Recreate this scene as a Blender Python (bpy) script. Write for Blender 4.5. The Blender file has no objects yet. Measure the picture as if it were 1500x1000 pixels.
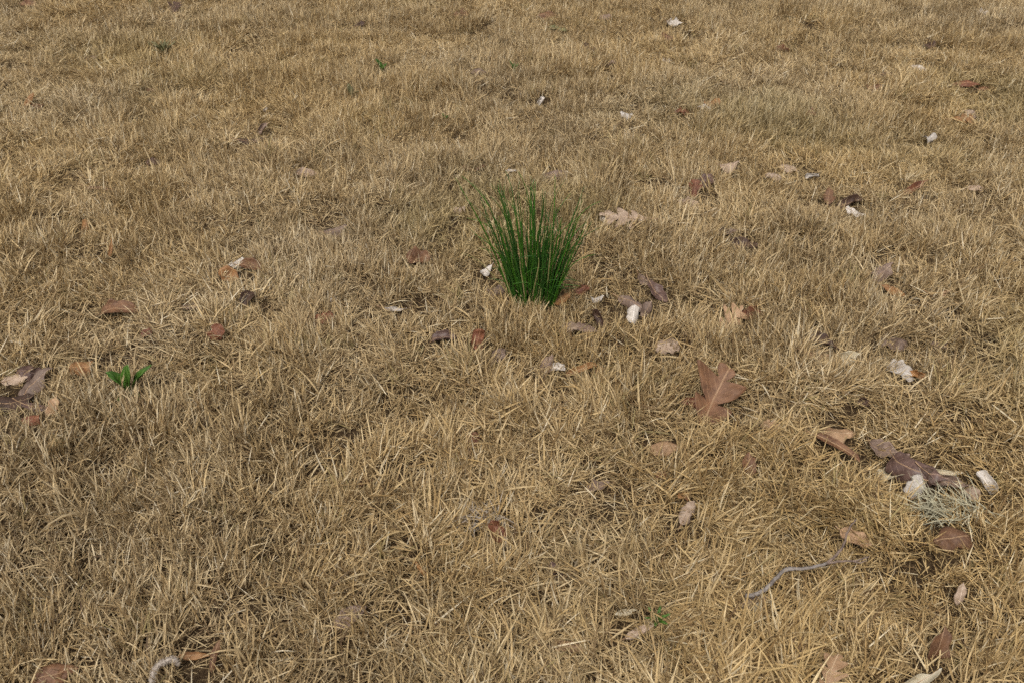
import bpy, bmesh, math, random
import numpy as np
from mathutils import Vector, Matrix, Euler

sc = bpy.context.scene
C = sc.collection
R = math.radians

# ------------------------------------------------------------------ camera
CAM_H, PITCH, LENS = 1.25, 37.0, 30.0
cam_d = bpy.data.cameras.new('camera')
cam_d.lens = LENS; cam_d.sensor_width = 36.0
cam_d.clip_start = 0.05; cam_d.clip_end = 1000
cam_d.dof.use_dof = True
cam_d.dof.focus_distance = 1.9
cam_d.dof.aperture_fstop = 9.0
cam = bpy.data.objects.new('camera', cam_d)
cam.location = (0, 0, CAM_H)
cam.rotation_euler = (R(90 - PITCH), 0, 0)
C.objects.link(cam); sc.camera = cam

# ------------------------------------------------------------------ light
SUN_EL, SUN_AZ = 60.0, 200.0         # azimuth clockwise from +Y; light from behind, a little left
w = bpy.data.worlds.new('World'); sc.world = w; w.use_nodes = True
nt = w.node_tree; nt.nodes.clear()
sky = nt.nodes.new('ShaderNodeTexSky'); sky.sky_type = 'NISHITA'; sky.sun_disc = False
sky.sun_elevation = R(SUN_EL); sky.sun_rotation = R(SUN_AZ)
sky.air_density = 1.0; sky.dust_density = 6.0; sky.ozone_density = 0.6
hs = nt.nodes.new('ShaderNodeHueSaturation'); hs.inputs['Saturation'].default_value = 0.25
bg = nt.nodes.new('ShaderNodeBackground'); bg.inputs['Strength'].default_value = 0.13
wo = nt.nodes.new('ShaderNodeOutputWorld')
nt.links.new(sky.outputs[0], hs.inputs['Color']); nt.links.new(hs.outputs[0], bg.inputs[0]); nt.links.new(bg.outputs[0], wo.inputs[0])
sun_d = bpy.data.lights.new('sun', 'SUN'); sun_d.energy = 1.5; sun_d.angle = R(16); sun_d.color = (1.0, 0.96, 0.90)
sun = bpy.data.objects.new('sun', sun_d)
az, el = R(SUN_AZ), R(SUN_EL)
sdir = Vector((math.sin(az) * math.cos(el), math.cos(az) * math.cos(el), math.sin(el)))
sun.rotation_euler = sdir.to_track_quat('Z', 'Y').to_euler()
sun.location = sdir * 20
C.objects.link(sun)
sc.view_settings.view_transform = 'Standard'; sc.view_settings.look = 'None'
sc.view_settings.exposure = 0.38; sc.view_settings.gamma = 1.0
sc.view_settings.use_curve_mapping = False
sc.cycles.max_bounces = 6; sc.cycles.diffuse_bounces = 3; sc.cycles.glossy_bounces = 2; sc.cycles.transmission_bounces = 3
sc.cycles.caustics_reflective = False; sc.cycles.caustics_refractive = False
sc.cycles.use_denoising = False
sc.cycles.use_adaptive_sampling = True; sc.cycles.adaptive_threshold = 0.025

# ------------------------------------------------------------------ helpers
rng = np.random.default_rng(11)
rnd = random.Random(7)
_lat = np.random.default_rng(3).random((256, 256))

def vnoise(x, y):
    x = np.asarray(x, float); y = np.asarray(y, float)
    xi = np.floor(x).astype(int); yi = np.floor(y).astype(int)
    fx = x - xi; fy = y - yi
    fx = fx * fx * (3 - 2 * fx); fy = fy * fy * (3 - 2 * fy)
    g = lambda a, b: _lat[a & 255, b & 255]
    return (g(xi, yi) * (1 - fx) + g(xi + 1, yi) * fx) * (1 - fy) + (g(xi, yi + 1) * (1 - fx) + g(xi + 1, yi + 1) * fx) * fy

def fbm(x, y, o=3):
    s = 0; a = 0.5; t = 0
    for k in range(o):
        s = s + a * vnoise(x * 2 ** k + 17.3 * k, y * 2 ** k + 9.1 * k); t += a; a *= 0.5
    return s / t

F_PX = LENS / 36.0 * 1500
def at(px, py, z=0.03):
    """the point on the lawn, z above its base level, that lies under a spot of the 1500 x 1000 photograph"""
    a = R(PITCH); dx = (px - 750) / F_PX; dy = -(py - 500) / F_PX
    d = Vector((dx, math.cos(a) + dy * math.sin(a), -math.sin(a) + dy * math.cos(a)))
    t = (CAM_H - z) / -d.z
    return Vector((d.x * t, d.y * t, z))
def px_per_m(px, py):
    a = R(PITCH); dy = -(py - 500) / F_PX
    t = CAM_H / (math.sin(a) - dy * math.cos(a))
    return F_PX / t

# shallow dips where leaf litter has collected: (pixel x, pixel y, radius m, depth m)
DIPS = [(1345, 680, .16, .022), (1240, 640, .10, .014), (935, 425, .13, .016), (30, 570, .15, .018), (1060, 575, .09, .012),
        (870, 465, .10, .012), (725, 410, .08, .014), (350, 385, .09, .012), (1320, 520, .10, .012), (1240, 505, .10, .012),
        (1240, 290, .16, .012), (1420, 130, .22, .015), (1090, 350, .12, .012), (380, 190, .14, .012), (165, 490, .08, .010),
        (720, 745, .06, .010), (550, 980, .05, .012), (1130, 600, .10, .018), (1300, 880, .10, .008)]
DIPW = [(at(a, b, 0).x, at(a, b, 0).y, r, d) for a, b, r, d in DIPS]

def dip(x, y):
    s = np.zeros_like(np.asarray(x, float))
    for cx, cy, r, d in DIPW:
        s = s + d * np.exp(-((x - cx) ** 2 + (y - cy) ** 2) / (2 * (r * .6) ** 2))
    return s

def gh(x, y):
    x = np.asarray(x, float); y = np.asarray(y, float)
    fade = np.exp(-((x ** 2 + (y - 3) ** 2) / 400.0))
    h = (fbm(x * 1.1 + 5, y * 1.1 + 2, 2) - .5) * .05 + (fbm(x * 5.0 + 31, y * 5.0 + 12, 2) - .5) * .045
    return h * fade - dip(x, y)

def new_mat(name):
    m = bpy.data.materials.new(name); m.use_nodes = True
    n = m.node_tree.nodes; n.clear()
    return m, n, m.node_tree.links

def ramp(nodes, stops):
    r = nodes.new('ShaderNodeValToRGB'); e = r.color_ramp.elements
    while len(e) < len(stops): e.new(0.5)
    for q, (p, c) in zip(e, stops): q.position = p; q.color = (*c, 1)
    return r

def mixc(nodes, links, fac, a, b, mode='MIX'):
    m = nodes.new('ShaderNodeMix'); m.data_type = 'RGBA'; m.blend_type = mode
    for s, v in ((m.inputs[0], fac), (m.inputs[6], a), (m.inputs[7], b)):
        if hasattr(v, 'is_output'): links.new(v, s)
        elif isinstance(v, (int, float)): s.default_value = v
        else: s.default_value = (*v, 1)
    return m.outputs[2]

def leafy(m, n, l, col, rough=0.6, trans=0.25, spec=0.25, bump=None):
    p = n.new('ShaderNodeBsdfPrincipled'); p.inputs['Roughness'].default_value = rough
    p.inputs['Specular IOR Level'].default_value = spec
    t = n.new('ShaderNodeBsdfTranslucent'); mx = n.new('ShaderNodeMixShader'); mx.inputs[0].default_value = trans
    o = n.new('ShaderNodeOutputMaterial')
    l.new(col, p.inputs['Base Color']); l.new(col, t.inputs['Color'])
    if bump is not None:
        l.new(bump, p.inputs['Normal'])
    l.new(p.outputs[0], mx.inputs[1]); l.new(t.outputs[0], mx.inputs[2]); l.new(mx.outputs[0], o.inputs[0])

def attr(n, name, kind='GEOMETRY'):
    a = n.new('ShaderNodeAttribute'); a.attribute_name = name; a.attribute_type = kind
    return a

# ------------------------------------------------------------------ materials
def mat_soil():
    m, n, l = new_mat('soil_and_thatch')
    g = n.new('ShaderNodeNewGeometry')
    t = n.new('ShaderNodeTexNoise'); t.inputs['Scale'].default_value = 140; t.inputs['Detail'].default_value = 8; t.inputs['Roughness'].default_value = .7
    l.new(g.outputs['Position'], t.inputs['Vector'])
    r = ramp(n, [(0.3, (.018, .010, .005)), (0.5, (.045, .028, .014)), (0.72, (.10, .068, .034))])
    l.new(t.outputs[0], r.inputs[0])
    # beyond the modelled blades the turf is one straw-coloured mass
    ln = n.new('ShaderNodeVectorMath'); ln.operation = 'DISTANCE'; ln.inputs[1].default_value = (0, 3, 0); l.new(g.outputs['Position'], ln.inputs[0])
    mr = n.new('ShaderNodeMapRange'); mr.inputs[1].default_value = 5.5; mr.inputs[2].default_value = 8; l.new(ln.outputs['Value'], mr.inputs[0])
    t2 = n.new('ShaderNodeTexNoise'); t2.inputs['Scale'].default_value = 9; t2.inputs['Detail'].default_value = 10; t2.inputs['Roughness'].default_value = .75
    l.new(g.outputs['Position'], t2.inputs['Vector'])
    r2 = ramp(n, [(0.3, (.16, .10, .05)), (0.5, (.33, .24, .125)), (0.75, (.46, .36, .21))]); l.new(t2.outputs[0], r2.inputs[0])
    c = mixc(n, l, mr.outputs[0], r.outputs[0], r2.outputs[0])
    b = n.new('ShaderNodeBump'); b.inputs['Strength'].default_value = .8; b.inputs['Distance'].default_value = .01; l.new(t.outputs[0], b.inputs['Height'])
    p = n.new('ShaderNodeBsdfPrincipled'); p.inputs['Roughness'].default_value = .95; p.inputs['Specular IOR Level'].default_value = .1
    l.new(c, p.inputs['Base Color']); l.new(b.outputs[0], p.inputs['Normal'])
    o = n.new('ShaderNodeOutputMaterial'); l.new(p.outputs[0], o.inputs[0])
    return m

def mat_grass():
    m, n, l = new_mat('dormant_grass_blade')
    a = attr(n, 'tint')
    warm = ramp(n, [(0.0, (.09, .050, .020)), (0.12, (.20, .124, .052)), (0.35, (.36, .239, .098)), (0.65, (.46, .325, .146)), (0.90, (.54, .405, .210)), (1.0, (.62, .52, .34))])
    grey = ramp(n, [(0.0, (.09, .057, .034)), (0.12, (.20, .138, .074)), (0.35, (.34, .248, .134)), (0.65, (.44, .338, .196)), (0.90, (.52, .42, .265)), (1.0, (.62, .54, .40))])
    l.new(a.outputs['Fac'], warm.inputs[0]); l.new(a.outputs['Fac'], grey.inputs[0])
    it = attr(n, 'patch', 'INSTANCER')
    c = mixc(n, l, it.outputs['Fac'], warm.outputs[0], grey.outputs[0])
    ol = attr(n, 'olive', 'INSTANCER')
    c = mixc(n, l, ol.outputs['Fac'], c, (.25, .205, .085))
    # fine lengthwise mottling of the dead tissue
    g = n.new('ShaderNodeNewGeometry'); t = n.new('ShaderNodeTexNoise'); t.inputs['Scale'].default_value = 90; t.inputs['Detail'].default_value = 2
    l.new(g.outputs['Position'], t.inputs['Vector'])
    mr = n.new('ShaderNodeMapRange'); mr.inputs[1].default_value = .3; mr.inputs[2].default_value = .7; mr.inputs[3].default_value = .8; mr.inputs[4].default_value = 1.15
    l.new(t.outputs[0], mr.inputs[0])
    vm = n.new('ShaderNodeVectorMath'); vm.operation = 'SCALE'; l.new(c, vm.inputs[0]); l.new(mr.outputs[0], vm.inputs['Scale'])
    leafy(m, n, l, vm.outputs[0], rough=.6, trans=.20, spec=.18)
    return m

def mat_leaf(name, base, dark, vein, spot=.5, rough=.6, trans=.12):
    m, n, l = new_mat(name)
    uv = attr(n, 'leaf_uv')
    sx = n.new('ShaderNodeSeparateXYZ'); l.new(uv.outputs['Vector'], sx.inputs[0])
    def mth(op, a, b=None):
        k = n.new('ShaderNodeMath'); k.operation = op
        for s, v in zip(k.inputs, (a, b)):
            if v is None: continue
            if hasattr(v, 'is_output'): l.new(v, s)
            else: s.default_value = v
        return k.outputs[0]
    au = mth('ABSOLUTE', sx.outputs[1])                        # distance from the midrib, in leaf lengths
    mid = mth('LESS_THAN', au, .012)
    ph = mth('SUBTRACT', sx.outputs[0], mth('MULTIPLY', au, .8))
    side = mth('LESS_THAN', mth('ABSOLUTE', mth('SUBTRACT', mth('FRACT', mth('MULTIPLY', ph, 9.0)), .5)), .045)
    v = mth('MAXIMUM', mid, mth('MULTIPLY', side, .6))
    tc = n.new('ShaderNodeTexCoord'); oi = n.new('ShaderNodeObjectInfo')
    sc_ = n.new('ShaderNodeVectorMath'); sc_.operation = 'ADD'; l.new(tc.outputs['Object'], sc_.inputs[0]); l.new(oi.outputs['Random'], sc_.inputs[1])
    t = n.new('ShaderNodeTexNoise'); t.inputs['Scale'].default_value = 45; t.inputs['Detail'].default_value = 6; t.inputs['Roughness'].default_value = .65
    l.new(sc_.outputs[0], t.inputs['Vector'])
    mr = n.new('ShaderNodeMapRange'); mr.inputs[1].default_value = .35; mr.inputs[2].default_value = .72; mr.inputs[4].default_value = spot * 2
    l.new(t.outputs[0], mr.inputs[0])
    c = mixc(n, l, mr.outputs[0], base, dark)
    c = mixc(n, l, v, c, vein)
    hv = n.new('ShaderNodeHueSaturation'); l.new(c, hv.inputs['Color'])
    vr = n.new('ShaderNodeMapRange'); vr.inputs[3].default_value = .82; vr.inputs[4].default_value = 1.15; l.new(oi.outputs['Random'], vr.inputs[0]); l.new(vr.outputs[0], hv.inputs['Value'])
    b = n.new('ShaderNodeBump'); b.inputs['Strength'].default_value = .5; b.inputs['Distance'].default_value = .002
    hgt = mth('ADD', t.outputs[0], mth('MULTIPLY', v, -.6)); l.new(hgt, b.inputs['Height'])
    leafy(m, n, l, hv.outputs[0], rough=rough, trans=trans, spec=.3, bump=b.outputs[0])
    return m

LM = {
    'brown':  mat_leaf('leaf_brown', (.155, .075, .035), (.07, .032, .016), (.24, .14, .075)),
    'dark':   mat_leaf('leaf_dark_brown', (.075, .040, .024), (.035, .018, .012), (.13, .08, .05)),
    'red':    mat_leaf('leaf_red_brown', (.17, .062, .028), (.075, .025, .014), (.26, .13, .07)),
    'orange': mat_leaf('leaf_orange_brown', (.30, .15, .055), (.16, .070, .028), (.38, .22, .10)),
    'tan':    mat_leaf('leaf_tan', (.36, .225, .125), (.22, .125, .065), (.45, .32, .20)),
    'mauve':  mat_leaf('leaf_mauve_brown', (.205, .142, .106), (.095, .060, .043), (.30, .215, .16)),
    'purple': mat_leaf('leaf_purple_brown', (.120, .072, .056), (.055, .030, .024), (.20, .13, .10), rough=.45),
    'pink':   mat_leaf('leaf_pinkish_buff', (.36, .265, .190), (.22, .15, .10), (.46, .355, .27)),
    'pale':   mat_leaf('leaf_bleached', (.46, .41, .355), (.29, .245, .20), (.68, .62, .56), spot=.3),
    'cream':  mat_leaf('leaf_cream', (.46, .40, .28), (.33, .27, .17), (.56, .50, .38)),
    'olive':  mat_leaf('leaf_olive', (.13, .125, .045), (.08, .065, .028), (.2, .19, .09)),
    'green':  mat_leaf('leaf_green', (.060, .130, .016), (.032, .08, .010), (.10, .18, .04), rough=.45, trans=.25),
}
GRASS = mat_grass()

def mat_flat(name, c1, c2, scale=40, rough=.6, trans=0.0, spec=.3):
    m, n, l = new_mat(name)
    tc = n.new('ShaderNodeTexCoord'); t = n.new('ShaderNodeTexNoise'); t.inputs['Scale'].default_value = scale; t.inputs['Detail'].default_value = 5
    l.new(tc.outputs['Object'], t.inputs['Vector'])
    r = ramp(n, [(.35, c1), (.65, c2)]); l.new(t.outputs[0], r.inputs[0])
    b = n.new('ShaderNodeBump'); b.inputs['Strength'].default_value = .4; b.inputs['Distance'].default_value = .001; l.new(t.outputs[0], b.inputs['Height'])
    leafy(m, n, l, r.outputs[0], rough=rough, trans=trans, spec=spec, bump=b.outputs[0])
    return m

ONION = [mat_flat('onion_leaf_deep_green', (.022, .070, .011), (.034, .092, .014), 25, .42, .15),
         mat_flat('onion_leaf_mid_green', (.032, .105, .009), (.052, .140, .013), 25, .42, .15),
         mat_flat('onion_leaf_yellowed', (.20, .20, .07), (.30, .26, .11), 25, .5, .15)]
TWIG = mat_flat('twig_bark', (.10, .082, .070), (.20, .172, .150), 90, .8)
TWIG2 = mat_flat('twig_bark_brown', (.10, .07, .055), (.18, .13, .10), 90, .8)
FUZZ = mat_flat('fuzzy_catkin', (.27, .225, .185), (.42, .36, .30), 160, .95, .1)
PALEG = mat_flat('pale_matted_blade', (.34, .315, .21), (.46, .42, .29), 30, .6, .2)
STALK = mat_flat('leaf_stalk', (.22, .13, .07), (.32, .21, .12), 60, .6)

# ------------------------------------------------------------------ ground: one sheet, fine near the camera, coarse to the horizon
def axis(c, half, step, far):
    core = list(np.arange(c - half, c + half + 1e-6, step))
    out = []; d = step; v = half
    while v < far:
        d *= 1.35; v += d; out.append(v)
    return np.array([c - o for o in reversed(out)] + core + [c + o for o in out])
gx = axis(0, 5.0, .05, 300); gy = axis(3.4, 4.4, .05, 300)
X, Y = np.meshgrid(gx, gy); Z = gh(X, Y)
V = np.stack([X.ravel(), Y.ravel(), Z.ravel()], 1)
nx, ny = len(gx), len(gy)
ii = (np.arange(ny - 1)[:, None] * nx + np.arange(nx - 1)[None, :]).ravel()
Fq = np.stack([ii, ii + 1, ii + nx + 1, ii + nx], 1)
me = bpy.data.meshes.new('ground')
me.from_pydata(V.tolist(), [], Fq.tolist()); me.polygons.foreach_set('use_smooth', np.ones(len(Fq), bool))
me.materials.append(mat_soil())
ground = bpy.data.objects.new('ground', me); C.objects.link(ground); ground['kind'] = 'structure'

# ------------------------------------------------------------------ leaf data: (pixel x, pixel y, length in photograph pixels, shape, colour, turn, label)
G_BROWN = ('tiny brown leaf scrap tucked down between the dry blades', 'tiny brown leaf scraps in the lawn')
G_PALE = ('tiny bleached whitish leaf flake caught on dry blades', 'tiny bleached leaf flakes in the lawn')
G_MAUVE = ('small faded mauve leaf half buried in dry grass', 'small faded mauve leaves in the lawn')
B, P, M_ = G_BROWN, G_PALE, G_MAUVE
LEAVES = [
 # --- the heap on the right
 (1346, 675, 84, 'ovate', 'purple', -22, 'large folded purple-brown leaf on top of the leaf heap'),
 (1376, 686, 42, 'ovate', 'dark', -50, 'dark brown leaf edge jutting from beneath the big purple-brown leaf'),
 (1322, 658, 40, 'ovate', 'purple', 30, 'dull purple crumpled leaf behind the big purple-brown leaf'),
 (1312, 672, 46, 'ovate', 'cream', 15, 'cream leaf lying flat against the big purple-brown leaf'),
 (1352, 693, 40, 'scrap', 'pale', 50, 'whitish curled leaf under the edge of the big purple-brown leaf'),
 (1398, 689, 52, 'ovate', 'mauve', -8, 'mauve-grey leaf sticking out beside the dark edge of the leaf heap'),
 (1394, 671, 44, 'lance', 'cream', -6, 'narrow straw-cream leaf sliver above the mauve-grey leaf of the heap'),
 (1297, 641, 44, 'ovate', 'mauve', -20, 'crumpled mauve leaf above the cream leaf of the heap'),
 (1449, 696, 34, 'scrap', 'pale', -60, 'white-edged curled leaf with dark notches beyond the heap'),
 (1430, 708, 26, 'scrap', 'pink', 20, 'pale buff leaf piece next to the white-edged curled leaf'),
 (1228, 620, 56, 'ovate', 'tan', 4, 'smooth tan leaf under bent grass between oak leaf and leaf heap'),
 (1231, 648, 70, 'lance', 'brown', -38, 'long narrow brown leaf below the smooth tan leaf'),
 (1268, 582, 18, 'scrap', 'dark', 0, 'single dark brown leaf scrap above the leaf heap'),
 # --- the oak leaf and around it
 (1046, 580, 92, 'oak', 'brown', 62, 'big brown oak leaf with pointed lobes standing up from the grass'),
 (1022, 574, 46, 'ovate', 'red', 12, 'reddish hollow leaf tucked under the lobes of the big oak leaf'),
 (1131, 616, 26, 'scrap', 'tan', -30, 'small tan leaf chip in the dark gap beside the big oak leaf'),
 (1072, 466, 44, 'oak', 'tan', 40, 'pale orange lobed leaf buried in tall grass'),
 (1104, 459, 34, 'scrap', 'red', -15, 'reddish leaf scrap beside the buried pale orange leaf'),
 (1098, 673, 34, 'ovate', 'brown', 80, 'upright brown leaf standing between grass blades below the big oak leaf'),
 (1008, 742, 38, 'ovate', 'pink', 60, 'pinkish leaf with one white half above the forked twig'),
 (1004, 711, 18, 'scrap', 'orange', 0, 'dark orange leaf crumb above the pinkish half-white leaf'),
 (975, 644, 46, 'ovate', 'tan', 5, 'tan leaf lying flat under thin grass near the oak leaf'),
 (970, 681, 16, 'scrap', 'red', 0, 'tiny rust crumb between the flat tan leaf and the pinkish half-white leaf'),
 # --- round the green tuft
 (913, 320, 62, 'oak', 'pink', 172, 'pale tan oak leaf with round lobes beyond the green tuft'),
 (891, 317, 24, 'scrap', 'pale', 10, 'bright white curled tip beside the pale tan oak leaf'),
 (930, 430, 52, 'ovate', 'mauve', -40, 'mauve leaf split by a dark crack, beside the green tuft'),
 (929, 449, 26, 'scrap', 'pale', 80, 'white leaf fragment just below the cracked mauve leaf'),
 (965, 413, 40, 'ovate', 'purple', -55, 'dark folded leaf touching the cracked mauve leaf'),
 (946, 395, 26, 'ovate', 'mauve', -20, 'greyish leaf behind the cracked mauve leaf'),
 (950, 440, 30, 'ovate', 'mauve', 60, 'pinkish-mauve leaf flap leaning on the cracked mauve leaf'),
 (853, 412, 24, 'scrap', 'red', 30, 'deep red-brown leaf scrap close to the green tuft'),
 (875, 419, 22, 'ovate', 'pale', 12, 'small white leaf between the green tuft and the cracked mauve leaf'),
 (822, 424, 32, 'ovate', 'orange', 25, 'orange-brown leaf against the foot of the green tuft'),
 (820, 398, 26, 'lance', 'brown', 60, 'brown leaf sliver leaning on the green tuft behind the orange-brown leaf'),
 (877, 447, 30, 'scrap', 'dark', -60, 'blackish brown leaf in a gap below the small white leaf'),
 (858, 468, 34, 'ovate', 'mauve', -15, 'greyish mauve leaf with curled rim in front of the green tuft'),
 (833, 472, 28, 'scrap', 'pink', 25, 'buff leaf piece touching the curled-rim mauve leaf'),
 (713, 384, 28, 'ovate', 'pale', 45, 'whitish grey leaf close beside the green tuft'),
 (727, 413, 24, 'scrap', 'mauve', 30, 'faded mauve leaf at the foot of the green tuft by the whitish leaf'),
 (853, 343, 24, 'lance', 'brown', 50, 'upright brown leaf sliver between the tuft tips and the pale oak leaf'),
 (853, 529, 50, 'lance', 'orange', 22, 'long curled orange-brown leaf in front of the green tuft'),
 (803, 521, 30, 'ovate', 'mauve', 70, 'mauve leaf beside the long curled orange-brown leaf'),
 (819, 526, 20, 'scrap', 'pale', 0, 'white flake between the mauve leaf and the long curled leaf'),
 (877, 530, 18, 'scrap', 'brown', 40, 'tiny brown crumb at the tip of the long curled orange-brown leaf'),
 (978, 497, 36, 'scrap', 'pink', 15, 'pale pinkish leaf sunk in grass below the cracked mauve leaf'),
 (700, 490, 30, 'scrap', 'red', 75, 'rust red leaf standing on edge in front of the green tuft'),
 (730, 506, 28, 'ovate', 'mauve', 45, 'mauve leaf beside the rust red leaf standing on edge'),
 (650, 485, 34, 'ovate', 'purple', 10, 'dark leaf hidden in shade between the rust red leaf and flat pale leaf'),
 (577, 442, 34, 'lance', 'pale', 2, 'flat pale grey leaf lying on top of the grass'),
 (612, 368, 34, 'scrap', 'brown', 10, 'brown leaf scrap in a hollow between the green tuft and flat pale leaf'),
 (673, 295, 18, 'scrap', 'pink', 0, 'small buff flake next to the stray blades of the green tuft'),
 (692, 632, 24, 'scrap', 'red', 70, 'small rust scrap on edge midway between the broad-leaved weed and big oak leaf'),
 # --- left side
 (176, 449, 58, 'ovate', 'brown', 4, 'glossy brown leaf with a pale torn rim, alone in the grass'),
 (44, 549, 62, 'ovate', 'mauve', 55, 'large grey-mauve leaf at the top of the dark leaf pile'),
 (20, 536, 44, 'ovate', 'pink', 25, 'pinkish buff leaf beside the large grey-mauve leaf'),
 (36, 532, 36, 'scrap', 'purple', -15, 'dark mauve leaf behind the large grey-mauve leaf'),
 (18, 574, 56, 'ovate', 'dark', 8, 'dark brown leaf at the bottom of the grey-mauve leaf pile'),
 (58, 585, 60, 'lance', 'purple', -4, 'long dark leaf lying under grass below the grey-mauve leaf'),
 (76, 590, 34, 'ovate', 'tan', 75, 'olive-tan leaf on the end of the long dark leaf'),
 (43, 607, 24, 'scrap', 'red', 10, 'dark red leaf scrap below the long dark leaf'),
 (117, 534, 28, 'scrap', 'orange', 5, 'amber leaf scrap between the grey-mauve leaf and the broad-leaved weed'),
 (162, 359, 28, 'lance', 'orange', 85, 'light orange leaf sliver standing upright above the glossy brown leaf'),
 (347, 381, 24, 'scrap', 'pale', 30, 'white crinkled leaf in a small brown litter pocket'),
 (367, 388, 36, 'ovate', 'brown', -15, 'curled brown leaf beside the white crinkled leaf'),
 (334, 400, 30, 'scrap', 'orange', -30, 'orange-brown scrap below the white crinkled leaf'),
 (278, 443, 26, 'ovate', 'mauve', 0, 'mauve leaf between the glossy brown leaf and the white crinkled leaf'),
 (363, 437, 24, 'scrap', 'dark', 60, 'dark scrap on edge just below the curled brown leaf and white crinkled leaf'),
 (318, 489, 24, 'scrap', 'red', 60, 'dark rust scrap on edge above the broad-leaved weed'),
 (473, 463, 30, 'scrap', 'red', 5, 'faded rust leaf under blades near the flat pale grey leaf'),
 (493, 338, 34, 'ovate', 'mauve', 20, M_),
 (487, 433, 10, 'scrap', 'pale', 20, 'tiny white crumb between the flat pale grey leaf and the white crinkled leaf'),
 (212, 482, 16, 'scrap', 'red', 30, 'tiny dark red crumb close to the glossy brown leaf'),
 # --- foreground
 (312, 955, 44, 'lance', 'brown', 80, 'pointed brown leaf standing upright near the fuzzy catkin'),
 (282, 950, 46, 'lance', 'orange', 2, 'dull ochre leaf strip between the catkin and the pointed brown leaf'),
 (73, 975, 60, 'ovate', 'brown', 15, 'broad brown leaf buried in grass beside the catkin'),
 (509, 886, 52, 'ovate', 'mauve', 35, 'mauve leaf with curled edge between the catkin and the bright rust strip'),
 (532, 689, 26, 'scrap', 'red', 40, 'small rust scrap between the broad-leaved weed and the greyish flattened tuft'),
 (728, 767, 34, 'scrap', 'red', -60, 'dark crimson leaf scrap in a matted grey grass pocket'),
 (617, 823, 34, 'lance', 'orange', -50, 'short bright rust leaf strip slanting between grass blades'),
 (877, 694, 36, 'ovate', 'mauve', 20, 'mauve-brown leaf under thin grass midway to the forked twig'),
 (817, 823, 36, 'scrap', 'purple', -60, 'grey-purple crumpled leaf between the bright rust strip and the forked twig'),
 (918, 884, 34, 'lance', 'cream', 10, 'cream leaf sliver beside a dark green shoot'),
 (938, 913, 44, 'lance', 'pink', 22, 'pale buff curled leaf just below the cream sliver'),
 (833, 933, 48, 'ovate', 'tan', -4, 'smooth tan leaf tip poking out of grass near the cream sliver'),
 (1107, 866, 46, 'ovate', 'mauve', 25, 'brown-mauve leaf under the thick end of the forked twig'),
 (1116, 881, 24, 'scrap', 'cream', -20, 'cream leaf chip below the thick end of the forked twig'),
 (1258, 774, 44, 'ovate', 'tan', -35, 'tan leaf behind the upper fork of the twig'),
 (1405, 783, 66, 'ovate', 'brown', 6, 'wide brown leaf veiled by grass beyond the forked twig'),
 (1410, 867, 34, 'ovate', 'pink', 80, 'faint buff leaf upright in grass below the wide brown leaf'),
 (1377, 943, 54, 'ovate', 'brown', 70, 'deep brown leaf low in a gap by the long greenish-cream leaf'),
 (1218, 985, 60, 'oak', 'tan', 70, 'tan pointed lobed leaf between the forked twig and the greenish-cream leaf'),
 (1347, 990, 84, 'lance', 'cream', 24, 'long pale greenish-cream leaf lying along the grass'),
 (878, 1000, 30, 'scrap', 'dark', 0, 'dark leaf scrap at the grass roots near the smooth tan tip'),
 # --- right of centre
 (1063, 337, 34, 'ovate', 'mauve', 5, 'mauve leaf at the end of the dark brown leaf in the shaded dip'),
 (1087, 353, 48, 'ovate', 'dark', -4, 'dark brown leaf in a long shaded dip beyond the pale orange lobed leaf'),
 (1292, 403, 40, 'ovate', 'mauve', 40, 'rounded mauve leaf resting against an amber leaf'),
 (1310, 427, 34, 'ovate', 'orange', -30, 'amber leaf under the rounded mauve leaf'),
 (1372, 434, 40, 'lance', 'tan', 14, 'faint tan leaf strip near the amber leaf'),
 (1207, 498, 50, 'ovate', 'dark', -20, 'very dark brown leaf in a deep grass hollow'),
 (1241, 521, 42, 'ovate', 'cream', 18, 'yellowish cream leaf below the very dark brown leaf'),
 (1195, 517, 40, 'lance', 'tan', -8, 'flat straw-tan leaf strip beside the yellowish cream leaf'),
 (1313, 493, 34, 'scrap', 'mauve', -30, 'grey-mauve leaf in the shadowed gap beyond the yellowish cream leaf'),
 (1321, 538, 38, 'scrap', 'pale', -25, 'whitish leaf with dark folds beyond the leaf heap'),
 (1346, 543, 24, 'scrap', 'orange', -25, 'orange chip beside the whitish dark-folded leaf'),
 (1379, 500, 24, 'scrap', 'mauve', 0, 'small mauve scrap beyond the whitish leaf with dark folds'),
 # --- far right
 (1068, 245, 32, 'ovate', 'pink', 10, 'rounded pinkish leaf standing clear of the far grass'),
 (1156, 247, 28, 'ovate', 'pink', -15, 'flat pinkish leaf between the rounded pinkish leaf and a white one'),
 (1133, 258, 24, 'scrap', 'pink', -30, 'pale curled leaf edge below the flat pinkish leaf'),
 (1190, 257, 18, 'scrap', 'pale', 10, 'white flake at the end of the row of pinkish leaves'),
 (1018, 273, 26, 'oak', 'red', 80, 'small rust-red oak leaf standing up near the rounded pinkish leaf'),
 (1010, 290, 34, 'ovate', 'pink', -5, 'pinkish leaf under grass below the small rust-red oak leaf'),
 (1036, 262, 22, 'scrap', 'purple', 80, 'purple-brown scrap on edge behind the small rust-red oak leaf'),
 (1215, 283, 26, 'ovate', 'brown', 80, 'brown leaf on edge beside a dark hollow in the far grass'),
 (1248, 290, 40, 'ovate', 'dark', 20, 'dark curled leaf over a hollow in the far grass'),
 (1254, 305, 28, 'ovate', 'pale', -25, 'whitish leaf just below the dark curled leaf'),
 (1432, 273, 26, 'ovate', 'pink', 10, 'small pinkish leaf alone in open far grass'),
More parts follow.
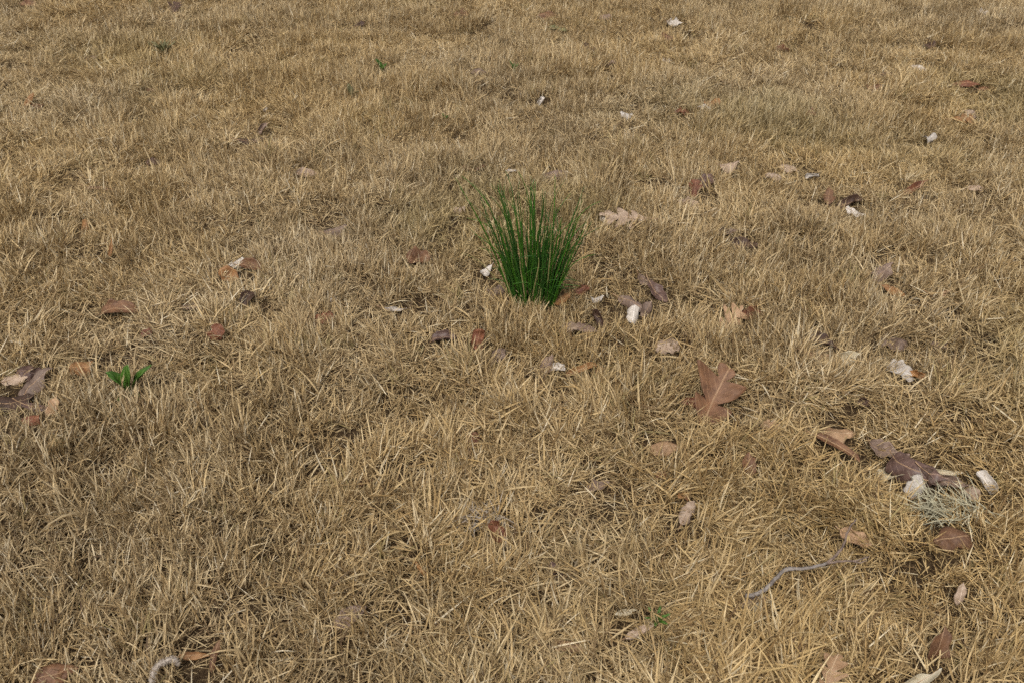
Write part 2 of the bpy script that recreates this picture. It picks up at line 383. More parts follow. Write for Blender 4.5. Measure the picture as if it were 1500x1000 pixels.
 (1340, 277, 44, 'lance', 'red', 30, 'reddish sliver leaf buried near the dark curled leaf'),
 (1363, 200, 18, 'scrap', 'pale', 30, P),
 (1413, 174, 36, 'oak', 'orange', 10, 'bright rusty orange lobed leaf in the far grass'),
 (1424, 166, 20, 'scrap', 'pink', 70, 'pinkish curl on top of the bright rusty orange leaf'),
 (1418, 118, 40, 'lance', 'red', -4, 'long reddish leaf lying in a broad far dip'),
 (1452, 122, 36, 'lance', 'red', 8, 'reddish leaf end to end with the long reddish leaf'),
 (1345, 97, 22, 'ovate', 'pale', -30, 'bright white leaf standing out in the far grass'),
 (1362, 63, 20, 'scrap', 'dark', 30, 'dark scrap just beyond the bright white leaf'),
 (1293, 103, 36, 'lance', 'dark', 6, 'dark arched leaf above a small hollow near the bright white leaf'),
 (1280, 128, 22, 'scrap', 'brown', 10, 'brown scrap in front of the dark arched leaf'),
 (1148, 61, 20, 'scrap', 'red', -10, 'small rust scrap between the brightest white leaf and the dark arched leaf'),
 (1043, 147, 26, 'scrap', 'orange', 15, 'rusty leaf next to a white flake in the far grass'),
 (1032, 155, 20, 'ovate', 'pale', -5, 'white flake touching a rusty leaf in the far grass'),
 (1000, 160, 22, 'scrap', 'red', -20, 'rust scrap beside the rusty leaf and its white flake'),
 (1187, 165, 18, 'scrap', 'red', -20, B),
 (1440, 15, 18, 'scrap', 'pale', 0, P),
 (1448, 49, 14, 'scrap', 'pale', 0, P),
 # --- far centre
 (987, 32, 26, 'ovate', 'pale', 5, 'dull whitish leaf above the brightest white leaf'),
 (981, 80, 24, 'ovate', 'pale', 0, 'brightest white leaf, far beyond the green tuft'),
 (977, 52, 18, 'scrap', 'brown', -30, 'brown scrap between the dull whitish leaf and the brightest white leaf'),
 (918, 166, 18, 'scrap', 'pale', -25, P),
 (895, 90, 20, 'scrap', 'mauve', -10, M_),
 (748, 237, 20, 'lance', 'pale', -4, 'thin white sliver in the grass behind the green tuft'),
 (813, 247, 36, 'ovate', 'mauve', 12, 'mauve leaf in the grass behind the tips of the green tuft'),
 (792, 140, 14, 'scrap', 'pale', 60, P),
 (675, 20, 22, 'oak', 'brown', 10, B),
 (805, 20, 30, 'ovate', 'brown', 10, 'round brown leaf at the far edge, above an olive-brown one'),
 (818, 43, 30, 'ovate', 'olive', -20, 'olive-brown curled leaf below the round brown one'),
 (887, 23, 20, 'scrap', 'mauve', 0, M_),
 (868, 65, 26, 'scrap', 'dark', -40, 'dark scrap next to the olive-brown curled leaf'),
 (700, 97, 24, 'ovate', 'mauve', 0, M_),
 (682, 240, 18, 'scrap', 'brown', 0, 'brown scrap in the grass close behind the green tuft'),
 (703, 237, 22, 'lance', 'brown', 30, 'slim brown sliver in the grass close behind the green tuft'),
 (527, 30, 16, 'scrap', 'dark', 30, B),
 # --- far left
 (256, 14, 24, 'oak', 'dark', 80, 'dark leaf standing upright on its stalk in the farthest grass'),
 (43, 7, 26, 'ovate', 'brown', -10, B),
 (430, 37, 12, 'scrap', 'dark', 60, B),
 (131, 77, 22, 'ovate', 'mauve', 5, M_),
 (174, 79, 24, 'lance', 'brown', -4, 'brown leaf strip beside a faded mauve leaf in the far grass'),
 (42, 149, 24, 'ovate', 'orange', 60, 'apricot leaf leaning upright in the far grass'),
 (54, 152, 14, 'scrap', 'brown', 0, 'brown scrap touching the leaning apricot leaf'),
 (220, 123, 14, 'scrap', 'brown', 0, B),
 (384, 180, 22, 'ovate', 'mauve', 60, 'grey-mauve leaf propped above a dark crumbled strip'),
 (366, 198, 38, 'lance', 'dark', 12, 'dark crumbled leaf strip below the propped grey-mauve leaf'),
 (222, 227, 20, 'scrap', 'dark', 10, 'dark scrap between the dark crumbled strip and the flat rusty-brown strip'),
 (147, 272, 38, 'lance', 'brown', -5, 'flat rusty-brown leaf strip, alone in open grass'),
 (447, 244, 30, 'ovate', 'pink', 0, M_),
 (387, 150, 8, 'scrap', 'pale', 60, P),
 (120, 322, 18, 'scrap', 'orange', 80, B),
]
WORLD_LEAVES = []
for (px, py, lp, sh, co, turn, lab) in LEAVES:
    p = at(px, py); WORLD_LEAVES.append((p.x, p.y, lp / px_per_m(px, py)))
WL = np.array(WORLD_LEAVES)
ONION_P = at(782, 437, 0.0)

# ------------------------------------------------------------------ dry grass: tufts of real blades set out over the lawn
def blade(L, W, az, lean, bend, base, nseg=5, twist=0.0, fold=.35):
    """vertices of one folded, bending blade: (nseg * 3 + 1) points"""
    pts = []; pos = np.array(base, float); th = lean
    side0 = np.array([-math.sin(az), math.cos(az), 0])
    for k in range(nseg + 1):
        s = k / nseg
        d = np.array([math.cos(az) * math.sin(th), math.sin(az) * math.sin(th), math.cos(th)])
        nrm = np.cross(d, side0)
        a = twist * s
        side = side0 * math.cos(a) + nrm * math.sin(a)
        nr = np.cross(d, side)
        wd = W * (.62 + .38 * min(1, s * 3)) * (1 - s ** 2.4) * .5
        if k < nseg:
            pts += [pos - side * wd, pos + nr * wd * fold * -1, pos + side * wd]
        else:
            pts.append(pos)
        pos = pos + d * (L / nseg); th += bend / nseg
    return pts
def blade_faces(o, nseg=5):
    f = []
    for k in range(nseg - 1):
        a = o + 3 * k
        f += [(a, a + 1, a + 4, a + 3), (a + 1, a + 2, a + 5, a + 4)]
    a = o + 3 * (nseg - 1)
    f += [(a, a + 1, a + 3), (a + 1, a + 2, a + 3)]
    return f

protos = []      # (verts, faces, tint)
CLASSES = [('upright', 16), ('leaning', 16), ('flat', 12), ('long', 8)]
START = {}
for cname, cnt in CLASSES:
    START[cname] = (len(protos), cnt)
    for q in range(cnt):
        vs, fs, ti = [], [], []
        nb = {'upright': 10, 'leaning': 9, 'flat': 9, 'long': 3}[cname]
        for b in range(nb):
            r = .020 * math.sqrt(rnd.random()); a0 = rnd.random() * math.tau
            base = (r * math.cos(a0), r * math.sin(a0), -.006)
            if cname == 'upright':
                L = rnd.uniform(.036, .072); lean = abs(rnd.gauss(.38, .24)); bend = rnd.gauss(.30, .38); azs = rnd.gauss(0, 1.35)
            elif cname == 'leaning':
                L = rnd.uniform(.042, .082); lean = rnd.gauss(.78, .24); bend = rnd.gauss(.40, .40); azs = rnd.gauss(0, .9)
            elif cname == 'flat':
                L = rnd.uniform(.03, .065); lean = rnd.gauss(1.25, .12); bend = rnd.gauss(.18, .15); azs = rnd.uniform(-3.14, 3.14)
                base = (base[0] * 1.4, base[1] * 1.4, rnd.uniform(.002, .014))
            else:
                L = rnd.uniform(.065, .105); lean = rnd.gauss(.6, .25); bend = rnd.gauss(.9, .4); azs = rnd.gauss(0, 1.0)
            W = rnd.uniform(.0019, .0036) * (1.12 if cname == 'long' else 1)
            o = len(vs)
            vs += blade(L, W, azs, lean, bend, base, 5, rnd.gauss(0, .9), rnd.uniform(.1, .6))
            fs += blade_faces(o)
            t = rnd.betavariate(1.7, 1.5)
            if cname == 'flat': t = rnd.betavariate(1.5, 2.2)
            if rnd.random() < .05: t = rnd.uniform(0, .15)
            if rnd.random() < .05: t = rnd.uniform(.88, 1)
            ti += [t] * (len(vs) - o)
        protos.append((vs, fs, ti))

def scatter(n, x0, x1, y0, y1):
    return rng.uniform(x0, x1, n), rng.uniform(y0, y1, n)
def in_view(x, y, m):
    """a generous wedge that the photograph and a camera a step aside can see"""
    return (np.abs(x) < .50 + .62 * y + m) & (y > .35 - m * .3) & (y < 5.3 + m)
xs, ys = [], []
def add(dens, x0, x1, y0, y1, keep):
    n = int(dens * (x1 - x0) * (y1 - y0)); x, y = scatter(n, x0, x1, y0, y1); k = keep(x, y)
    xs.append(x[k]); ys.append(y[k])
add(4600, -4.4, 4.4, .2, 5.4, lambda x, y: in_view(x, y, 0))
add(1800, -6.0, 6.0, -.4, 8.5, lambda x, y: in_view(x, y, 1.2) & ~in_view(x, y, 0))
add(550, -8.0, 8.0, -.6, 12., lambda x, y: ~in_view(x, y, 1.2))
n_stand = sum(len(q) for q in xs)
add(1900, -4.4, 4.4, .2, 5.4, lambda x, y: in_view(x, y, .3))        # low thatch of fallen blades
gxs = np.concatenate(xs); gys = np.concatenate(ys); N = len(gxs)

cover = fbm(gxs * 7 + 3, gys * 7 + 8, 3)            # thick and thin places
flowa = (fbm(gxs * 1.6 + 40, gys * 1.6 + 11, 2) * 2.2 + fbm(gxs * 5 + 4, gys * 5 + 77, 2) * 1.6) * math.tau
mat = fbm(gxs * 2.3 + 60, gys * 2.3 + 23, 3)        # matted versus standing
height = .72 + .55 * fbm(gxs * 3 + 9, gys * 3 + 51, 3) + .25 * (fbm(gxs * 11 + 2, gys * 11 + 5, 2) - .5)
hole = fbm(gxs * 10 + 71, gys * 9 + 19, 3)
clump = fbm(gxs * 16 + 5, gys * 15 + 44, 2)
keep = rng.random(N) < np.clip(1.1 - np.clip((.40 - hole) * 10, 0, .82) - np.clip((.43 - clump) * 2.6, 0, .55), 0.14, 1)
scl = height * rng.uniform(.75, 1.2, N)
scl *= np.where(hole < .36, .68, 1.0) * (.66 + .62 * clump)
pit = dip(gxs, gys); scl *= 1 - np.clip(pit * 14, 0, .32)
u = rng.random(N)
pflat = np.clip(.16 + (mat - .5) * .9 + pit * 10 + np.clip((.38 - hole) * 3, 0, .4), .05, .6); plean = np.clip(.40 + (mat - .5) * 1.2, .15, .6)
cls = np.where(u < pflat, 2, np.where(u < pflat + plean, 1, 0)); cls = np.where(rng.random(N) < .045, 3, cls)
thatch = np.arange(N) >= n_stand; cls = np.where(thatch, 2, cls); keep |= thatch; scl = np.where(thatch, rng.uniform(.45, .85, N), scl)
# grass pressed down where a leaf lies, and in the strip in front of it
for lx, ly, ll in WORLD_LEAVES:
    sel = np.where((np.abs(gxs - lx) < ll * .8 + .03) & (np.abs(gys - ly) < ll * .8 + .06))[0]
    if len(sel) == 0: continue
    dx = gxs[sel] - lx; dy = gys[sel] - (ly - .018)
    d = np.sqrt((dx / (ll * .50 + .006)) ** 2 + (dy / (ll * .42 + .024)) ** 2)
    inn = d < 1
    k = sel[inn]; rr = rng.random(len(k))
    scl[k] *= np.where(rr < .25, .95, .58)
    keep[k] &= rng.random(len(k)) > .25
d_on = np.sqrt((gxs - ONION_P.x) ** 2 / .07 ** 2 + (gys - ONION_P.y) ** 2 / .05 ** 2)
keep &= ~((d_on < 1) & (rng.random(N) < .8))
idx = np.zeros(N, int)
for c, (cname, cnt) in enumerate(CLASSES):
    k = cls == c; idx[k] = START[cname][0] + rng.integers(0, cnt, k.sum())
patch = np.clip((fbm(gxs * 1.9 + 13, gys * 1.9 + 37, 3) - .5) * 1.1 + .46 + rng.normal(0, .16, N), 0, 1)
olive = np.clip((fbm(gxs * 1.3 + 91, gys * 1.3 + 3, 3) - .62) * 1.6 + (gxs / (.5 + .6 * np.clip(gys, .1, 9)) - .15) * .24 + rng.normal(0, .08, N), 0, .55)
olive = np.where(rng.random(N) < .012, .75, olive)
tiltx = rng.normal(0, .12, N); tilty = rng.normal(0, .12, N)
K = keep
P3 = np.stack([gxs, gys, gh(gxs, gys)], 1)[K]
rot = np.stack([tiltx, tilty, flowa + rng.normal(0, .75, N)], 1)[K]
scl = scl[K]; idx = idx[K]; patch = patch[K]; olive = olive[K]
NP = len(P3)

pv = []; pf = []; pt = []; pid = []
for q, (vs, fs, ti) in enumerate(protos):
    o = len(pv); pv += vs; pt += ti
    pf += [tuple(i + o for i in f) for f in fs]; pid += [q] * len(fs)
nv = len(pv)
me = bpy.data.meshes.new('dry_grass')
me.from_pydata(pv, [], pf)
me.polygons.foreach_set('use_smooth', np.ones(len(pf), bool))
me.vertices.add(NP)
co = np.concatenate([np.array(pv, float), P3]).astype(np.float32); me.vertices.foreach_set('co', co.ravel())
def vattr(name, kind, head, tail, field='value'):
    a = me.attributes.new(name, kind, 'POINT'); a.data.foreach_set(field, np.concatenate([head, tail]).ravel())
vattr('is_point', 'BOOLEAN', np.zeros(nv, bool), np.ones(NP, bool))
vattr('tint', 'FLOAT', np.array(pt, np.float32), np.zeros(NP, np.float32))
vattr('rot', 'FLOAT_VECTOR', np.zeros((nv, 3), np.float32), rot.astype(np.float32), 'vector')
vattr('size', 'FLOAT', np.ones(nv, np.float32), scl.astype(np.float32))
vattr('kind_index', 'INT', np.zeros(nv, np.int32), idx.astype(np.int32))
vattr('patch', 'FLOAT', np.zeros(nv, np.float32), patch.astype(np.float32))
vattr('olive', 'FLOAT', np.zeros(nv, np.float32), olive.astype(np.float32))
fa = me.attributes.new('proto', 'INT', 'FACE'); fa.data.foreach_set('value', np.array(pid, np.int32))
me.materials.append(GRASS); me.update()
grass = bpy.data.objects.new('dry_grass', me); C.objects.link(grass)
grass['kind'] = 'stuff'; grass['label'] = 'straw-coloured dormant lawn grass covering the ground'; grass['category'] = 'grass'
ng = bpy.data.node_groups.new('set_out_tufts', 'GeometryNodeTree')
ng.interface.new_socket('Geometry', in_out='INPUT', socket_type='NodeSocketGeometry')
ng.interface.new_socket('Geometry', in_out='OUTPUT', socket_type='NodeSocketGeometry')
gi = ng.nodes.new('NodeGroupInput'); go = ng.nodes.new('NodeGroupOutput')
def named(name, kind):
    q = ng.nodes.new('GeometryNodeInputNamedAttribute'); q.data_type = kind; q.inputs['Name'].default_value = name
    return next(o for o in q.outputs if o.enabled and o.name == 'Attribute')
sep = ng.nodes.new('GeometryNodeSeparateGeometry'); sep.domain = 'POINT'
spl = ng.nodes.new('GeometryNodeSplitToInstances'); spl.domain = 'FACE'
iop = ng.nodes.new('GeometryNodeInstanceOnPoints')
L_ = ng.links.new
L_(gi.outputs[0], sep.inputs['Geometry']); L_(named('is_point', 'BOOLEAN'), sep.inputs['Selection'])
L_(sep.outputs['Inverted'], spl.inputs[0]); L_(named('proto', 'INT'), spl.inputs['Group ID'])
L_(sep.outputs['Selection'], iop.inputs['Points']); L_(spl.outputs[0], iop.inputs['Instance'])
iop.inputs['Pick Instance'].default_value = True
L_(named('kind_index', 'INT'), iop.inputs['Instance Index']); L_(named('rot', 'FLOAT_VECTOR'), iop.inputs['Rotation']); L_(named('size', 'FLOAT'), iop.inputs['Scale'])
L_(iop.outputs[0], go.inputs[0])
md = grass.modifiers.new('tufts', 'NODES'); md.node_group = ng
print('tufts', NP)

# ------------------------------------------------------------------ generic pieces
def tube(path, radii, nseg=6, cap=True):
    vs, fs = [], []
    n = len(path); up = Vector((.13, .21, .97))
    for i, p in enumerate(path):
        d = (path[min(i + 1, n - 1)] - path[max(i - 1, 0)]).normalized()
        a = d.cross(up)
        if a.length < 1e-3: a = d.cross(Vector((1, 0, 0)))
        a.normalize(); b = d.cross(a)
        for k in range(nseg):
            t = math.tau * k / nseg
            vs.append(p + (a * math.cos(t) + b * math.sin(t)) * radii[i])
    for i in range(n - 1):
        for k in range(nseg):
            k2 = (k + 1) % nseg
            fs.append((i * nseg + k, i * nseg + k2, (i + 1) * nseg + k2, (i + 1) * nseg + k))
    fs.append(tuple(reversed(range(nseg)))); fs.append(tuple((n - 1) * nseg + k for k in range(nseg)))
    return vs, fs
def mesh_obj(name, vs, fs, mat, parent=None, smooth=True):
    m = bpy.data.meshes.new(name); m.from_pydata([tuple(v) for v in vs], [], fs)
    if smooth: m.polygons.foreach_set('use_smooth', np.ones(len(fs), bool))
    m.materials.append(mat); m.update()
    o = bpy.data.objects.new(name, m); C.objects.link(o)
    if parent is not None: o.parent = parent
    return o
def tag(o, label, cat, group=None):
    o['label'] = label; o['category'] = cat
    if group: o['group'] = group
def H(x, y): return float(gh(np.array([x]), np.array([y]))[0])

# ------------------------------------------------------------------ fallen leaves
def leaf_mesh(shape, L, r, fold=None):
    """a lamina with its own outline, curl and ruffle; returns verts, faces, uv, the surface function"""
    M = 5
    N_ = {'oak': 48, 'ovate': 28, 'lance': 24, 'scrap': 18}[shape]
    s1, s2 = r.uniform(0, 90), r.uniform(0, 90)
    nl = r.choice([2.5, 3.0, 3.5]); ph = [r.uniform(-.15, .15), r.uniform(-.15, .15)]
    wid = {'oak': r.uniform(.36, .44), 'ovate': r.uniform(.22, .33), 'lance': r.uniform(.10, .14), 'scrap': r.uniform(.28, .42)}[shape]
    torn = [r.choice((1.1, 1.1, r.uniform(.6, .9))), r.choice((1.1, 1.1, r.uniform(.6, .9)))]
    def half(t, sg):
        if shape == 'oak':
            env = math.sin(math.pi * min(1, t * .93 + .05)) ** .75
            lob = abs(math.sin(math.pi * nl * t + ph[sg])) ** .8
            wv = wid * env * (.10 + .90 * lob) * (1 + .15 * math.sin(19 * t + s1))
        elif shape == 'ovate':
            wv = wid * math.sin(math.pi * t ** .78) ** .8 * (1 + .10 * math.sin(13 * t + s1 + 3 * sg))
        elif shape == 'lance':
            wv = wid * math.sin(math.pi * t ** .85) ** .6 * (1 + .15 * math.sin(9 * t + s1 + 2 * sg))
        else:
            wv = wid * (min(1, t * 4) * min(1, (1 - t) * 5)) ** .5 * (.65 + .7 * float(vnoise(t * 6 + s1, sg * 5.5 + s2)))
        wv *= .72 + .56 * float(vnoise(t * 7 + s2, sg * 3.5 + s1))
        if shape != 'scrap' and t > torn[sg]: wv *= max(.0, 1 - (t - torn[sg]) * 5)
        return max(wv, .004) * L
    kc = r.choice((r.uniform(-1.3, -.4), r.uniform(.5, 2.1))) / (wid * L) * (1.0 if shape != 'lance' else .8)     # roll across
    kl = r.choice((r.uniform(-1.2, -.3), r.uniform(.3, 1.9))) / L                                                   # curl along
    amp = L * {'oak': .065, 'ovate': .10, 'lance': .06, 'scrap': .15}[shape]
    sweep = {'oak': .55, 'ovate': .12, 'lance': .05, 'scrap': .1}[shape]
    tw = r.uniform(-.5, .5)
    if shape == 'oak': kc *= .4; kl *= .55
    if fold: kc = fold / (wid * L); torn = [.82, .7]
    def surf(t, y):
        x = (t - .5) * L + sweep * abs(y) * (1 if shape != 'scrap' else math.sin(s1))
        z = amp * 2 * (float(fbm(np.array(x / L * 3 + s1), np.array(y / L * 3 + s2), 2)) - .5)
        z += amp * .55 * (float(fbm(np.array(x / L * 9 + s2), np.array(y / L * 9 + s1), 2)) - .5)
        a = y * kc
        y2, z2 = (math.sin(a) / kc, (1 - math.cos(a)) / kc) if abs(kc) > 1e-4 else (y, 0)
        z += z2
        tt = tw * (t - .5); y3 = y2 * math.cos(tt) - z * math.sin(tt); z = y2 * math.sin(tt) + z * math.cos(tt); y2 = y3
        b = x * kl
        x2, z3 = math.sin(b) / kl, (1 - math.cos(b)) / kl
        return Vector((x2 - z * math.sin(b), y2, z3 + z * math.cos(b)))
    vs, fs, uv = [], [], []
    for i in range(N_ + 1):
        t = i / N_; hl, hr = half(t, 0), half(t, 1)
        for j in range(-M, M + 1):
            y = (hl if j < 0 else hr) * j / M
            vs.append(surf(t, y)); uv.append((t, y / L, 0))
    c = 2 * M + 1
    for i in range(N_):
        for j in range(c - 1):
            a = i * c + j; fs.append((a, a + 1, a + c + 1, a + c))
    return vs, fs, uv, surf

NAMES = {'oak': 'oak_leaf', 'ovate': 'dry_leaf', 'lance': 'narrow_leaf', 'scrap': 'leaf_scrap'}
leaf_objs = []
for q, (px, py, lp, sh, co_, turn, lab) in enumerate(LEAVES):
    r = random.Random(1000 + q * 7)
    x, y, Lm = WORLD_LEAVES[q]
    Lm *= 1.08
    vs, fs, uv, surf = leaf_mesh(sh, Lm, r, -1.5 if 'folded purple' in str(lab) else None)
    o = mesh_obj(NAMES[sh], vs, fs, LM[co_])
    a = o.data.attributes.new('leaf_uv', 'FLOAT_VECTOR', 'POINT'); a.data.foreach_set('vector', np.array(uv, np.float32).ravel())
    so = o.modifiers.new('thickness', 'SOLIDIFY'); so.thickness = .0007; so.offset = 0
    upright = 55 < abs(turn) <= 90
    tilt = r.uniform(35, 60) if upright else r.uniform(10, 30)       # face leans back on the stems behind it
    E = Matrix.Rotation(R(tilt), 4, 'X') @ Matrix.Rotation(R(turn), 4, 'Z') @ Matrix.Rotation(R(r.uniform(-8, 8)), 4, 'Y')
    zs = [(E @ v).z for v in vs]; zmin = min(zs)
    o.rotation_euler = E.to_euler()
    lift = .004 + .007 * r.random()
    if px < 90 and 500 < py < 620: lift = .000
    if 'under' in (lab if isinstance(lab, str) else '') or 'buried' in (lab if isinstance(lab, str) else ''): lift = .002
    o.location = (x, y, H(x, y) + lift + min(-zmin, .03) * .75)
    if Lm > .05 and sh != 'scrap':
        mp = [surf(t, 0.0) + Vector((0, 0, .0003)) for t in np.linspace(.0, .94, 12)]
        rv, rf = tube(mp, [max(.0011 * (1 - k / 12), .0003) * min(1.3, Lm / .08) for k in range(12)], 5)
        mesh_obj('midrib', rv, rf, STALK, o)
        d = (surf(0, 0) - surf(.06, 0)).normalized(); st = surf(0, 0); sl = Lm * r.uniform(.15, .28)
        sp = [st + d * sl * k / 5 + Vector((0, .12 * sl * (k / 5) ** 2, .05 * sl * (k / 5) ** 2)) for k in range(6)]
        rv, rf = tube(sp, [.0010 + .0001 * k for k in range(6)], 5)
        mesh_obj('stalk', rv, rf, STALK, o)
    if isinstance(lab, tuple): tag(o, lab[0], 'leaf', lab[1])
    else: tag(o, lab, 'leaf scrap' if sh == 'scrap' else 'leaf')
    leaf_objs.append(o)

# ------------------------------------------------------------------ the tuft of wild onion
base = Vector((ONION_P.x, ONION_P.y, H(ONION_P.x, ONION_P.y)))
tuft = bpy.data.objects.new('wild_onion_tuft', None); tuft.location = base; C.objects.link(tuft)
tag(tuft, 'upright tuft of thin dark green wild onion leaves', 'plant')
def onion_blade(x0, y0, tx, ty, h, bendtip, rad, mat, kink=None):
    n = 16; path = []
    for k in range(n + 1):
        s = k / n
        x = x0 + (tx - x0) * s ** 1.25; y = y0 + (ty - y0) * s ** 1.25; z = -.008 + (h + .008) * s
        path.append(Vector((x, y, z)))
    if bendtip:                      # the thin tip droops over
        bx, by, amt = bendtip
        for k in range(n + 1):
            s = max(0, (k / n - .72) / .28)
            path[k] += Vector((bx * s * s, by * s * s, -amt * s ** 2.2))
    if kink:
        ks, kx, ky, kz = kink
        p0 = path[int(ks * n)].copy()
        for k in range(int(ks * n) + 1, n + 1):
            q = (k - int(ks * n)) / (n - int(ks * n)); path[k] = p0 + Vector((kx * q, ky * q, kz * q - .02 * q * q))
    wob = Vector((rnd.gauss(0, .0032), rnd.gauss(0, .0032), 0)); f = rnd.uniform(4, 8); p = rnd.random() * 6
    for k in range(n + 1): path[k] += wob * math.sin(f * k / n + p) * (k / n)
    rr = [rad * (1.0 - .15 * s - .55 * max(0, (s - .45) / .55) ** 1.6) for s in [k / n for k in range(n + 1)]]
    v, fc = tube(path, rr, 6)
    mesh_obj('leaf_blade', v, fc, mat, tuft)
for k in range(262):
    r = math.sqrt(rnd.random()); a = rnd.random() * math.tau
    u0 = r * math.cos(a); v0 = r * math.sin(a)
    if .34 < u0 < .50 and rnd.random() < .65: u0 += rnd.choice((-.22, .2))        # a slim gap right of the middle
    x0 = u0 * .058; y0 = v0 * .036
    spread = rnd.gauss(1.0, .28)
    h = rnd.choice((rnd.uniform(.25, .365), rnd.uniform(.15, .26), rnd.uniform(.07, .17), rnd.uniform(.06, .15)))
    if u0 > .45: h *= .88
    sp = h / .32
    tx = x0 + (u0 * .085 * spread + rnd.gauss(0, .022) - .006) * sp; ty = y0 + (v0 * .055 * spread + rnd.gauss(0, .024)) * sp
    bt = None
    if rnd.random() < .55: bt = (rnd.gauss(u0 * .03, .020), rnd.gauss(0, .015), rnd.uniform(.004, .035))
    mt = ONION[0] if rnd.random() < .6 else ONION[1]
    if rnd.random() < .05: mt = ONION[2]
    onion_blade(x0, y0, tx, ty, h, bt, rnd.uniform(.0013, .0021), mt)
# the strays that give the outline its character
onion_blade(-.05, .01, -.150, .02, .300, (.030, 0, -.004), .0014, ONION[0])
onion_blade(-.05, -.01, -.148, 0, .225, (-.012, 0, .010), .0015, ONION[0])
onion_blade(-.03, .00, -.092, .03, .330, (-.010, 0, .004), .0015, ONION[0])
onion_blade(-.05, -.01, -.165, -.01, .165, (-.02, 0, .01), .0012, ONION[2])
onion_blade(.02, .01, .038, .04, .325, (.035, 0, -.006), .0014, ONION[0])
onion_blade(.045, .0, .120, .01, .225, (.040, 0, .006), .0016, ONION[0])
onion_blade(.045, -.01, .112, .0, .215, (.030, 0, .004), .0014, ONION[0])
onion_blade(.05, .0, .098, .02, .20, (.018, 0, .02), .0014, ONION[1])
onion_blade(-.02, -.03, -.03, -.04, .20, None, .0014, ONION[1], (.62, .045, -.01, .045))
onion_blade(-.01, -.03, 0, -.04, .24, None, .0013, ONION[0], (.7, -.05, 0, .004))
onion_blade(-.045, -.03, -.06, -.04, .13, None, .0013, ONION[1], (.65, .04, -.01, .025))
onion_blade(.0, -.03, .01, -.04, .17, None, .0013, ONION[1], (.55, .05, -.01, -.02))

# ------------------------------------------------------------------ broad-leaved weed and little sprouts
def sprout(px, py, label, leaves, mat='green', name='green_weed', cat='weed', group=None):
    p = at(px, py, .02); o = bpy.data.objects.new(name, None); o.location = (p.x, p.y, H(p.x, p.y)); C.objects.link(o)
    tag(o, label, cat, group); ppm = px_per_m(px, py)
    for (azd, lean, lpx, wid) in leaves:
        L = lpx / ppm; n = 12; M = 3; vs, fs, uv = [], [], []
        for i in range(n + 1):
            t = i / n; q_ = min(1, max(0, (t - .22) / .78)); hw = wid * L * max(.10 if t < .9 else .01, math.sqrt(max(0, 1 - (2 * q_ ** .85 - 1) ** 2)))
            for j in range(-M, M + 1):
                y = hw * j / M; th = R(lean) * (.55 + .6 * t)
                zz = 1.2 * abs(y) ** 1.5 / max(hw, 1e-4) ** .5 * .35 + .03 * L * math.sin(9 * t + j)
                d = t * L
                vs.append(Vector((d * math.sin(th) - zz * math.cos(th), y, .008 + d * math.cos(th) + zz * math.sin(th))))
                uv.append((t, y / L, 0))
        c = 2 * M + 1
        for i in range(n):
            for j in range(c - 1): a = i * c + j; fs.append((a, a + 1, a + c + 1, a + c))
        lf = mesh_obj('leaf', vs, fs, LM[mat], o); lf.rotation_euler = (0, 0, R(azd))
        at_ = lf.data.attributes.new('leaf_uv', 'FLOAT_VECTOR', 'POINT'); at_.data.foreach_set('vector', np.array(uv, np.float32).ravel())
        sm = lf.modifiers.new('thickness', 'SOLIDIFY'); sm.thickness = .0006; sm.offset = 0
    return o
sprout(192, 577, 'bright green broad-leaved weed with spoon-shaped leaves in dry grass',
       [(182, 24, 50, .20), (50, 9, 52, .22), (15, 34, 62, .12), (250, 60, 30, .22), (320, 60, 26, .2)], name='broad_leaved_weed')
sprout(559, 100, 'small vivid green weed with two upright leaves in far grass', [(170, 18, 22, .26), (20, 28, 16, .26), (80, 40, 14, .22)], name='broad_leaved_weed')
sprout(514, 133, 'small olive-green weed leaf in far grass', [(120, 20, 22, .18), (330, 40, 20, .16)], 'olive', name='broad_leaved_weed')
TINY = ('tiny green sprout barely showing in the far dry grass', 'tiny green sprouts in the far grass')
sprout(753, 101, TINY[0], [(150, 20, 18, .10), (20, 25, 16, .10), (80, 10, 14, .12)], name='green_sprout', group=TINY[1])
sprout(652, 166, TINY[0], [(150, 20, 12, .2), (20, 25, 10, .2)], name='green_sprout', group=TINY[1])
sprout(222, 13, TINY[0], [(150, 20, 18, .07), (20, 25, 16, .07), (80, 10, 20, .07)], 'olive', name='green_sprout', group=TINY[1])
sprout(222, 66, TINY[0], [(150, 20, 16, .10), (20, 25, 14, .10)], 'olive', name='green_sprout', group=TINY[1])
sprout(240, 74, 'thin patch of new green grass blades in far grass', [(a, 15 + a % 37, 20 + a % 9, .06) for a in range(0, 360, 24)], 'olive', name='green_grass_sprout', cat='grass sprout')
sprout(963, 905, 'dark green shoot low in the grass beside the cream sliver', [(a, 30 + a % 30, 26, .09) for a in range(10, 360, 60)], 'green', name='green_grass_sprout', cat='grass sprout')

